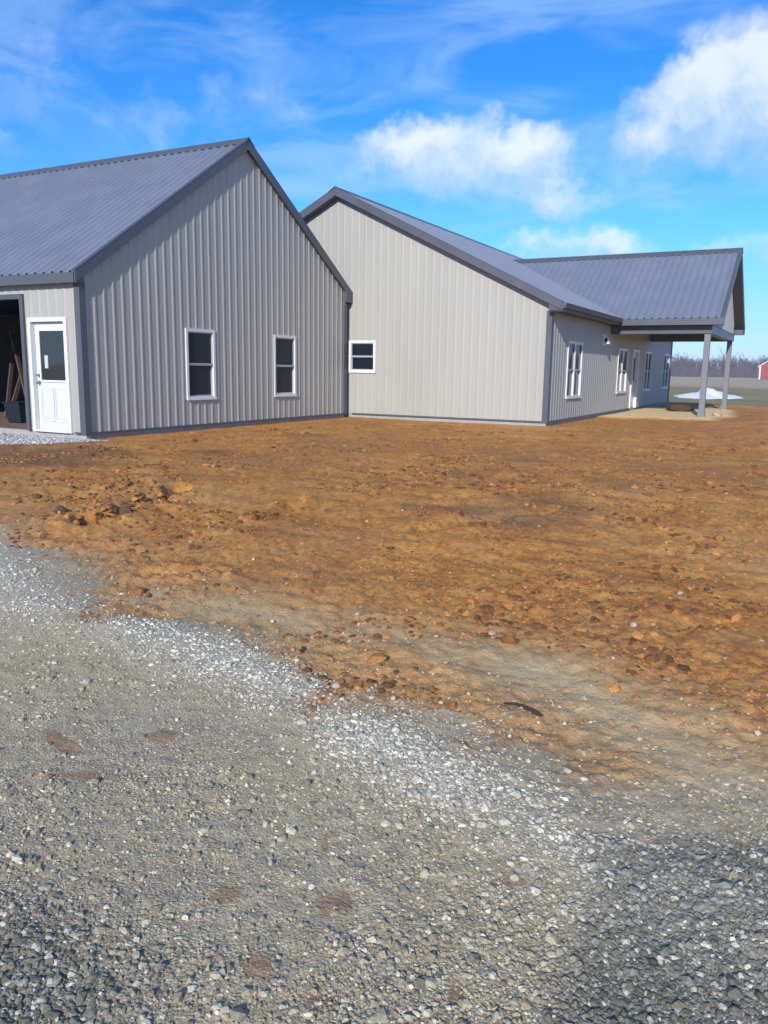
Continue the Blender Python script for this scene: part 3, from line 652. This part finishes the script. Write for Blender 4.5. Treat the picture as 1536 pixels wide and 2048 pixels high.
# house door
mb = MB(); mb.box(XC-.1, XC+.045, HD[0], HD[0]+.08, 0, 2.1); mb.box(XC-.1, XC+.045, HD[1]-.08, HD[1], 0, 2.1); mb.box(XC-.1, XC+.043, HD[0]+.08, HD[1]-.08, 2.02, 2.1); mb.build('door_frame', M['white'], hou)
mb = MB(); mb.box(XC-.09, XC-.05, HD[0]+.085, HD[1]-.085, .02, 2.015); hd = mb.build('door', M['doorpaint'], hou)
mb = MB(); mb.box(XC-.049, XC-.04, HD[0]+.27, HD[1]-.27, 1.0, 1.8); mb.build('glass', M['pane'], hd)
mb = MB(); mb.tube([(XC-.05, HD[1]-.15, .95), (XC-.03, HD[1]-.15, .95), (XC+.01, HD[1]-.15, .95), (XC+.02, HD[1]-.15, .95)], [.03, .015, .03, .018], 10); mb.build('knob', M['knob'], hd, smooth=True)
# vent hood high on the wall
vy, vz = 14.92, 2.25
mb = MB(); mb.box(XC+.003, XC+.05, vy-.17, vy+.17, vz-.17, vz+.17); vh = mb.build('vent_hood', M['white'], hou)
mb = MB(); mb.hexa([(XC+.05, vy-.13, vz-.12), (XC+.22, vy-.13, vz-.12), (XC+.22, vy+.13, vz-.12), (XC+.05, vy+.13, vz-.12), (XC+.05, vy-.13, vz+.12), (XC+.12, vy-.13, vz+.12), (XC+.12, vy+.13, vz+.12), (XC+.05, vy+.13, vz+.12)]); mb.build('hood_cowl', M['white'], vh)
mb = MB(); mb.box(XC+.08, XC+.17, vy-.134, vy-.131, vz-.06, vz+.05); mb.build('vent_opening', M['inside'], vh)

# porch cross gable (parts of the house)
PYC, PZ, PS, PX = 19.2, 5.30, .66, 9.15; PN, PF = 15.57, 22.83; GWX = 8.80
proof = lambda y: PZ-PS*abs(y-PYC)
X0 = 1.05
for s in (-1, 1):
    roof_slope(hou, (X0, PYC, PZ), (1, 0, 0), (0, s, -PS), PX-X0-.027, (PF-PYC)*math.hypot(1, PS), (0, s*PS, 1))
    rake(hou, 'x', PX, 1, PYC, PZ, PYC+s*(PF-PYC), PS, hgt=.17)
    rake_soffit(hou, 'x', GWX-.02, PX-.026, PYC, PZ, PYC+s*(PF-PYC-.02), PS)
mb = MB()
for s in (-1, 1):
    w_ = .2
    mb.hexa([(X0, PYC, PZ+.042), (PX+.02, PYC, PZ+.042), (PX+.02, PYC+s*w_, PZ+.03-PS*w_), (X0, PYC+s*w_, PZ+.03-PS*w_), (X0, PYC, PZ+.066), (PX+.02, PYC, PZ+.066), (PX+.02, PYC+s*w_, PZ+.045-PS*w_), (X0, PYC+s*w_, PZ+.045-PS*w_)])
mb.build('ridge_cap', M['trim'], hou)
zp = proof(PN)
mb = MB(); mb.box(6.2, PX-.027, PN-.02, PN, zp-.19, zp-.004); mb.build('fascia', M['trim'], hou)
mb = MB(); mb.box(6.2, PX-.027, PF, PF+.02, zp-.19, zp-.004); mb.build('fascia', M['trim'], hou)
mb = MB(); mb.box(XC+.004, GWX-.03, PN+.002, PF-.002, zp-.185, zp-.172); mb.build('porch_ceiling', M['soffit'], hou)
for a, b in ((PN, 16.05), (22.35, PF)):
    mb = MB(); mb.box(GWX+.03, PX-.027, a+.001, b, zp-.188, zp-.02); mb.build('eave_return', M['trim'], hou)
wall(hou, 'porch_gable_wall', (GWX, 0, 0), (0, 1, 0), (1, 0, 0), 16.0, 22.4, zp-.17, lambda y: max(proof(y)-.13, zp-.165), extra=(PYC,))
bz0, bz1 = 2.47, zp-.19
PXP, PY1, PY2 = 8.70, 15.98, 22.42
mb = MB(); mb.box(XC+.04, PXP+.125, PY1-.12, PY1+.12, bz0, bz1); mb.build('beam', M['trim'], hou)
mb = MB(); mb.box(XC+.04, PXP+.125, PY2-.12, PY2+.12, bz0, bz1); mb.build('beam', M['trim'], hou)
mb = MB(); mb.box(PXP-.12, PXP+.12, PY1+.121, PY2-.121, bz0+.002, bz1); mb.build('beam', M['trim'], hou)
for yy in (PY1, PY2):
    mb = MB(); mb.box(PXP-.085, PXP+.085, yy-.085, yy+.085, -.3, bz0-.001); po = mb.build('post', M['post'], hou, bevel=.008)
    mb = MB(); mb.box(PXP-.105, PXP+.105, yy-.105, yy+.105, -.1, .12); mb.build('post_base', M['post'], po)

# ------------------------------------------------------------------ distance: barn, bare wood, white mound
def H1(x, y): return float(height(np.array([float(x)]), np.array([float(y)]))[0])
def polar(azd, dist): return (CAM[0]+math.sin(R(azd))*dist, CAM[1]+math.cos(R(azd))*dist)
bx_, by_ = polar(-2.55, 260)
barn = empty('barn', (bx_, by_, -.1), 'far-off red barn with pale roof at the right edge', 'barn')
W_, D_, E_, RG = 4.6, 9.0, 3.6, 6.6
mb = MB(); a = (bx_-W_, by_-D_); b = (bx_+W_, by_+D_)
mb.poly([(a[0], a[1], -.3), (b[0], a[1], -.3), (b[0], a[1], E_), (bx_, a[1], RG), (a[0], a[1], E_)]); mb.poly([(a[0], b[1], -.3), (b[0], b[1], -.3), (b[0], b[1], E_), (bx_, b[1], RG), (a[0], b[1], E_)])
mb.quad((a[0], a[1], -.3), (a[0], b[1], -.3), (a[0], b[1], E_), (a[0], a[1], E_)); mb.quad((b[0], a[1], -.3), (b[0], b[1], -.3), (b[0], b[1], E_), (b[0], a[1], E_)); mb.build('wall', M['barn'], barn)
mb = MB()
for s in (-1, 1): mb.hexa([(bx_, a[1]-.4, RG), (bx_+s*(W_+.5), a[1]-.4, E_-.3), (bx_+s*(W_+.5), b[1]+.4, E_-.3), (bx_, b[1]+.4, RG), (bx_, a[1]-.4, RG+.3), (bx_+s*(W_+.5), a[1]-.4, E_), (bx_+s*(W_+.5), b[1]+.4, E_), (bx_, b[1]+.4, RG+.3)])
mb.build('roof', M['barnroof'], barn)
mb = MB(); mb.box(bx_-1.6, bx_+1.6, a[1]-.12, a[1]-.02, 0, 3.0); mb.build('door', M['barnroof'], barn)
mb = MB(); mb.box(a[0]-.1, a[0]+.35, a[1]-.14, a[1]-.03, 0, E_); mb.build('corner_board', M['barnroof'], barn)

# white mound on the lawn
cx_, cy_ = 5.75, 41.0; mz = H1(cx_, cy_)
n1_, n2_ = 40, 16; vs = []; fs = []
for i in range(n2_+1):
    for j in range(n1_):
        t = 2*math.pi*j/n1_; r = i/n2_
        px = r*math.cos(t)*1.95; py = r*math.sin(t)*3.2
        k = 1+.16*math.sin(3*t+1)+.09*math.sin(7*t); px *= k; py *= k
        h = (.50*(1-r**1.9) if r < 1 else 0)*(1+.3*math.sin(px*2.3+1)*math.cos(py*1.7)+.12*math.sin(px*6.1+py*3)+.08*math.cos(px*11-py*7))
        h *= (.85 if px > -.3 else .6)
        vs.append((cx_+px*.98-py*.15, cy_+py, mz-.04+h))
for i in range(n2_):
    for j in range(n1_): fs.append((i*n1_+j, i*n1_+(j+1) % n1_, (i+1)*n1_+(j+1) % n1_, (i+1)*n1_+j))
mb = MB(); mb.v = vs; mb.f = fs; o = mb.build('white_mound', M['snow'], None, (cx_, cy_, -.1), smooth=True)
tag(o, 'low bright white mound on the lawn behind the porch posts', 'mound')

# bare winter wood along the horizon: one mass
def bare_wood():
    V = []; F = []
    rr = random.Random(3)
    def spike(p, q, r0, r1):
        p, q = Vector(p), Vector(q); d = (q-p).normalized(); a = d.orthogonal().normalized(); b = d.cross(a); i = len(V)
        for c, r in ((p, r0), (q, r1)):
            for k in range(3):
                t = k*2.094; V.append(tuple(c+a*math.cos(t)*r+b*math.sin(t)*r))
        for k in range(3): F.append((i+k, i+(k+1) % 3, i+3+(k+1) % 3, i+3+k))
    for k in range(1600):
        azd = rr.uniform(-28, 16); dist = rr.uniform(400, 470); x, y = polar(azd, dist)
        h = rr.uniform(7.5, 11.5)*(1+.10*math.sin(azd*1.9)+.07*math.sin(azd*5.1+1))
        spike((x, y, -1), (x+rr.uniform(-.4, .4), y, h*.75), .2, .09)
        for q in range(15):
            z0 = h*rr.uniform(.12, .72); a = rr.uniform(0, 6.28); ln = h*rr.uniform(.18, .34); up = rr.uniform(.35, 1.1)
            e = (x+math.cos(a)*ln*.7, y+math.sin(a)*ln*.7, z0+ln*up); spike((x, y, z0), e, .10, .05)
            for w in range(1):
                a2 = a+rr.uniform(-1, 1); t = rr.uniform(.4, .95); s = (x+(e[0]-x)*t, y+(e[1]-y)*t, z0+(e[2]-z0)*t); l2 = ln*.5
                spike(s, (s[0]+math.cos(a2)*l2*.6, s[1]+math.sin(a2)*l2*.6, s[2]+l2*rr.uniform(.5, 1)), .065, .035)
    # low scrub along the foot of the wood
    for k in range(7000):
        azd = rr.uniform(-28, 16); dist = rr.uniform(385, 440); x, y = polar(azd, dist); a = rr.uniform(0, 6.28)
        spike((x, y, -.5), (x+math.cos(a)*1.2, y+math.sin(a), rr.uniform(1.5, 5.0)), .16, .05)
    o = put_mesh('bare_wood', np.array(V), np.array(F), M['bark'], smooth=False)
    tag(o, 'grey-brown line of leafless winter trees along the horizon', 'wood', kind='stuff')
bare_wood()

# ------------------------------------------------------------------ loose stones and clods
ICO = None
def ico():
    t = (1+5**.5)/2
    v = np.array([(-1, t, 0), (1, t, 0), (-1, -t, 0), (1, -t, 0), (0, -1, t), (0, 1, t), (0, -1, -t), (0, 1, -t), (t, 0, -1), (t, 0, 1), (-t, 0, -1), (-t, 0, 1)], float)
    v /= np.linalg.norm(v[0])
    f = np.array([(0, 11, 5), (0, 5, 1), (0, 1, 7), (0, 7, 10), (0, 10, 11), (1, 5, 9), (5, 11, 4), (11, 10, 2), (10, 7, 6), (7, 1, 8), (3, 9, 4), (3, 4, 2), (3, 2, 6), (3, 6, 8), (3, 8, 9), (4, 9, 5), (2, 4, 11), (6, 2, 10), (8, 6, 7), (9, 8, 1)])
    return v, f
def attr_material(name, rough=.85, bump=.3, bs=150.0):
    m = bpy.data.materials.new(name); m.use_nodes = True; nt = m.node_tree; b = nt.nodes['Principled BSDF']
    a = N(nt, 'ShaderNodeAttribute', attribute_name='tint'); n = N(nt, 'ShaderNodeTexNoise'); setin(n, Scale=bs, Detail=3.0)
    nt.links.new(N(nt, 'ShaderNodeNewGeometry').outputs['Position'], n.inputs['Vector'])
    mx = N(nt, 'ShaderNodeMix', data_type='RGBA'); mx.blend_type = 'MULTIPLY'; mx.inputs['Factor'].default_value = .6
    nt.links.new(a.outputs['Color'], mx.inputs['A']); nt.links.new(n.outputs['Fac'], mx.inputs['B'])
    mr = N(nt, 'ShaderNodeMapRange'); nt.links.new(n.outputs['Fac'], mr.inputs['Value']); mr.inputs['To Min'].default_value = .55; mr.inputs['To Max'].default_value = 1.5; mr.inputs['From Min'].default_value = .3; mr.inputs['From Max'].default_value = .7
    cb = N(nt, 'ShaderNodeCombineColor')
    for k in range(3): nt.links.new(mr.outputs[0], cb.inputs[k])
    nt.links.new(cb.outputs[0], mx.inputs['B']); nt.links.new(mx.outputs['Result'], b.inputs['Base Color'])
    b.inputs['Roughness'].default_value = rough; b.inputs['Specular IOR Level'].default_value = .25
    bp = N(nt, 'ShaderNodeBump'); bp.inputs['Strength'].default_value = bump; bp.inputs['Distance'].default_value = .005; nt.links.new(n.outputs['Fac'], bp.inputs['Height']); nt.links.new(bp.outputs[0], b.inputs['Normal'])
    return m
def scatter(name, xy, size, tint, sink, material, flat=(.45, .9)):
    v, f = ico(); n = len(xy)
    sh = v[None]*(1+rng.uniform(-.28, .28, (n, 12, 1)))
    sh = sh*np.stack([rng.uniform(.75, 1.25, n), rng.uniform(.6, 1.05, n), rng.uniform(*flat, n)], 1)[:, None, :]
    a = rng.uniform(0, 2*np.pi, n); c, s = np.cos(a)[:, None], np.sin(a)[:, None]; tl = rng.uniform(-.5, .5, n)[:, None]
    y0 = sh[..., 1]*np.cos(tl)-sh[..., 2]*np.sin(tl); z0 = sh[..., 1]*np.sin(tl)+sh[..., 2]*np.cos(tl); x0 = sh[..., 0]
    co = np.stack([x0*c-y0*s, x0*s+y0*c, z0], -1)*size[:, None, None]
    z = height(xy[:, 0], xy[:, 1])
    co += np.stack([xy[:, 0], xy[:, 1], z+size*sink], 1)[:, None, :]
    tris = (f[None]+np.arange(n)[:, None, None]*12).reshape(-1, 3)
    o = put_mesh(name, co.reshape(-1, 3), tris, material, smooth=False, tris=True)
    cattr(o, 'tint', np.repeat(tint, 12, axis=0))
    return o
def sector_points(n, r0, r1, half=.62, power=1.0, right=0.0):
    # denser close by, thinning with distance
    u = rng.uniform(0, 1, n); r = r0*(r1/r0)**(u**power); t = rng.uniform(-half-right, half, n)+YAW
    return np.stack([CAM[0]-np.sin(t)*r, CAM[1]+np.cos(t)*r], 1), r
SM = attr_material('stone_mix'); CM = attr_material('clod_mix', .95, .6, 90.0)

def gravel():
    xy, r = sector_points(272000, 1.5, 9.0, .62, right=.36)
    mk = masks(xy[:, 0], xy[:, 1]); fr = mk['fresh']; sl_ = mk['slate']; mud = mk['mud']; g = mk['gravel']
    patch = fbm(xy[:, 0], xy[:, 1], .8, 3, 201)
    ge = np.maximum(g, .28*mk['blend']); p = ge*(.22+.5*sstep(patch, .42, .66)+.75*fr+.6*sl_)*(1-.75*mud)
    keep = rng.uniform(0, 1, len(r)) < np.clip(p, 0, 1)*.66
    xy, r, fr, sl_, mud, g = (q[keep] for q in (xy, r, fr, sl_, mud, g)); n = len(r)
    size = np.exp(rng.normal(math.log(.0051), .42, n))*(1+.3*fr+.25*sl_); size = np.clip(size, .0028, .015); big = rng.uniform(0, 1, n) < .012; size = np.where(big, rng.uniform(.013, .023, n), size)
    base = np.array([(.30, .275, .225), (.24, .215, .175), (.37, .345, .295), (.47, .45, .405), (.19, .18, .16), (.30, .235, .165)])
    ix = rng.choice(6, n, p=(.28, .22, .21, .12, .10, .07)); tint = base[ix]
    blue = np.array([(.135, .14, .135), (.105, .11, .106), (.18, .185, .178), (.40, .395, .375), (.085, .09, .086), (.15, .138, .115)])[ix]
    white = np.array([(.42, .425, .42), (.33, .335, .335), (.52, .52, .515), (.63, .63, .62), (.25, .255, .255), (.38, .36, .33)])[ix]
    tint = tint*(1-sl_[:, None])+blue*sl_[:, None]; ff = np.clip(fr*1.1*(1-.6*sl_), 0, 1)[:, None]; tint = tint*(1-ff)+white*ff
    tint = tint*np.array([[1.15, 1.09, .90]])*rng.uniform(.8, 1.2, (n, 1))
    o = scatter('gravel_stones', xy, size, tint, .0, SM); tag(o, 'crushed grey limestone gravel spread over the drive', 'gravel', kind='stuff')
gravel()
def apron_gravel():
    n = 5500; xy = np.stack([rng.uniform(-6, .6, n), rng.uniform(-2.6, .05, n)], 1); mk = masks(xy[:, 0], xy[:, 1])
    k = rng.uniform(0, 1, n) < mk['apron']; xy = xy[k]; n = len(xy)
    tint = np.array([(.40, .39, .375)])*rng.uniform(.6, 1.45, (n, 1)); size = rng.uniform(.012, .03, n)
    o = scatter('apron_stones', xy, size, np.clip(tint, 0, .65), .1, SM); tag(o, 'pale gravel strip in front of the white entry door', 'gravel', kind='stuff')
apron_gravel()
def clods():
    xy, r = sector_points(44000, 2.6, 24.0, .66, .85, right=.2); mk = masks(xy[:, 0], xy[:, 1])
    patch = fbm(xy[:, 0], xy[:, 1], 1.3, 3, 301)
    p = (1-mk['gravel'])*(1-mk['grass'])*(1-.45*mk['sand'])*(1-.6*mk['track'])*(.15+.85*sstep(patch, .4, .65))
    inb = (((xy[:, 0] < .1) & (xy[:, 1] > -.1)) | ((xy[:, 0] < 5.95) & (xy[:, 1] > 9.3)))
    k = (rng.uniform(0, 1, len(r)) < p) & ~inb; xy = xy[k]; r = r[k]; n = len(r)
    size = np.clip(np.exp(rng.normal(math.log(.0085), .42, n))*(.8+r*.05), .004, .035)
    base = np.array([(.48, .19, .042), (.38, .145, .032), (.56, .245, .058), (.20, .078, .024), (.50, .26, .08)])
    tint = base[rng.choice(5, n, p=(.42, .30, .18, .07, .03))]*rng.uniform(.68, 1.02, (n, 1))
    tb = (np.clip(np.maximum(mk['track'], mk['blend'])[k], 0, 1)*.75)[:, None]; tint = tint*(1-tb)+np.array([[.38, .27, .15]])*rng.uniform(.7, 1.15, (n, 1))*tb
    o = scatter('dirt_crumbs', xy, size, tint, -.1, CM, (.4, .75)); tag(o, 'loose orange-brown dirt crumbs over the graded yard', 'dirt', kind='stuff')
    xy, r = sector_points(26000, 3.6, 20.0, .66, .8); mk = masks(xy[:, 0], xy[:, 1]); x, y = xy[:, 0], xy[:, 1]
    patch = fbm(x, y, .8, 4, 401)+.10*sstep(-(x-8.2), 0, 2.5)*sstep(-(y+.6), 0, 2)
    inb = (((x < .25) & (y > -.25)) | ((x < 6.1) & (y > 9.2)))
    k = (rng.uniform(0, 1, len(r)) < sstep(patch, .54, .70)*(1-mk['gravel'])*(1-mk['grass'])*(1-mk['sand'])*(1-.8*mk['track'])) & ~inb
    xy = xy[k]; t = rng.uniform(0, 1, 420); pl = np.array(TRENCH[0][0]); sg = np.minimum((t*3).astype(int), 2); fq = (t*3-sg)[:, None]   # clods thrown up along the furrow
    xy = np.vstack([xy, pl[sg]*(1-fq)+pl[sg+1]*fq+rng.normal(0, .10, (420, 2))]); r = np.hypot(xy[:, 0]-CAM[0], xy[:, 1]-CAM[1]); n = len(r)
    size = np.clip(np.exp(rng.normal(math.log(.02), .45, n))*(.8+r*.03), .008, .07)
    base = np.array([(.13, .060, .026), (.20, .088, .032), (.29, .125, .040), (.42, .19, .06)])
    o = scatter('soil_clods', xy, size, base[rng.choice(4, n, p=(.25, .33, .27, .15))]*rng.uniform(.8, 1.15, (n, 1)), -.15, CM, (.45, .85)); tag(o, 'dark clumps of turned-up soil scattered over the yard', 'soil', kind='stuff')
    xy, r = sector_points(15000, 2.6, 14.0, .66, .9); mk = masks(xy[:, 0], xy[:, 1])
    near = np.exp(-np.maximum(-sdist(xy[:, 0], xy[:, 1], DRIVE), 0)/.9)
    k = rng.uniform(0, 1, len(r)) < (1-mk['gravel'])*(.02+.32*near)*(1-mk['grass']); 
    inb = (((xy[:, 0] < .1) & (xy[:, 1] > -.1)) | ((xy[:, 0] < 5.95) & (xy[:, 1] > 9.3))); k &= ~inb
    xy = xy[k]; n = len(xy)
    size = np.clip(np.exp(rng.normal(math.log(.008), .45, n)), .004, .022)
    base = np.array([(.44, .36, .25), (.34, .26, .17), (.42, .30, .17), (.50, .43, .33)])
    o = scatter('yard_pebbles', xy, size, base[rng.choice(4, n)]*rng.uniform(.75, 1.1, (n, 1)), .1, SM); tag(o, 'scattered pale pebbles pressed into the brown dirt', 'pebbles', kind='stuff')
clods()

# ------------------------------------------------------------------ single things on the ground
def lump(name, x, y, size, m, label, cat, flat=.6, seed=0, group=None):
    r_ = np.random.default_rng(seed); v, f = ico()
    # one subdivision for a rounder, faceted lump
    vs = [tuple(p) for p in v]; fs = []; cache = {}
    def mid(a, b):
        k = (min(a, b), max(a, b))
        if k not in cache:
            p = np.array(vs[a])+np.array(vs[b]); p /= np.linalg.norm(p); vs.append(tuple(p)); cache[k] = len(vs)-1
        return cache[k]
    for a, b, c in f:
        ab, bc, ca = mid(a, b), mid(b, c), mid(c, a); fs += [(a, ab, ca), (b, bc, ab), (c, ca, bc), (ab, bc, ca)]
    P = np.array(vs)*(1+r_.uniform(-.17, .17, (len(vs), 1))); P *= np.array([1.0, .72, flat])*size
    a = r_.uniform(0, 6.28); P = np.stack([P[:, 0]*math.cos(a)-P[:, 1]*math.sin(a), P[:, 0]*math.sin(a)+P[:, 1]*math.cos(a), P[:, 2]], 1)
    z = H1(x, y)+size*flat*.35
    mb = MB(); mb.v = [tuple(p+np.array([x, y, z])) for p in P]; mb.f = [tuple(q) for q in fs]
    return tag(mb.build(name, m, None, (x, y, z-size*flat*.35)), label, cat, group)
lump('rock', 9.91, -7.24, .022, M['stone'], 'pale rock where the light gravel edge meets the dirt', 'rock', seed=1)
lump('rock', 11.0, -5.4, .03, M['stone'], 'whitish rock with a pinkish neighbour, right side of the dirt', 'rock', seed=2)
lump('rock', 10.28, -6.02, .034, M['pinkstone'], 'flat pinkish rock in the dirt above the tan wheel track', 'rock', .45, seed=3)
lump('rock', 11.16, -4.57, .026, M['stone'], 'lone white rock far out on the right half of the dirt', 'rock', seed=4)
lump('rock', 8.78, -7.81, .024, M['stone'], 'pale rock on the gravel above the left mud spot', 'rock', seed=5)
lump('rock', 10.65, -9.04, .017, M['stone'], 'pale rock low on the gravel near the bottom edge', 'rock', seed=6)
lump('dirt_clod', 5.46, -5.17, .075, M['clod'], 'dark dirt clod at the far left of the dirt yard', 'clod', .75, seed=7)
lump('dirt_clod', 6.15, -4.99, .08, M['clod'], 'dark dirt clod beside the crooked furrow', 'clod', .8, seed=8)
lump('dirt_clod', 5.63, -3.62, .09, M['clod'], 'dark dirt clod at the upper end of the crooked furrow', 'clod', .6, seed=9)
lump('dark_lump', 7.5, 19.7, .62, M['clod'], 'low dark lump on the sand under the porch', 'dirt heap', .3, seed=10)  # low flat lump in the dark clod colour
lump('pale_block', 9.02, 17.3, .2, M['block'], 'pale scrap block on the sand beside the near porch post', 'block', .6, seed=12)
pts = [(10.70, -6.97), (10.76, -6.965), (10.82, -6.985), (10.88, -7.02), (10.915, -7.05)]
mb = MB(); P3 = [(x, y, H1(x, y)+.012+.006*math.sin(i*2)) for i, (x, y) in enumerate(pts)]
mb.tube(P3, [.004, .008, .011, .012, .005], 7)
st = mb.build('stick', M['stick'], None, P3[2], smooth=True); tag(st, 'short dark curved stick lying by the tan wheel track', 'stick')

# ------------------------------------------------------------------ haze over the whole place
hz = MB(); hz.box(-700, 760, -60, 900, -1.6, 16.5)
hm = bpy.data.materials.new('haze'); hm.use_nodes = True; nt = hm.node_tree; nt.nodes.clear()
ho = N(nt, 'ShaderNodeOutputMaterial'); pv = N(nt, 'ShaderNodeVolumePrincipled'); pv.inputs['Color'].default_value = (.80, .86, 1.0, 1); pv.inputs['Density'].default_value = .0006; pv.inputs['Anisotropy'].default_value = 0.0
nt.links.new(pv.outputs[0], ho.inputs['Volume'])
h = hz.build('haze', hm); tag(h, kind='stuff'); h['label'] = 'thin winter haze over the fields and yard'; h['category'] = 'haze'
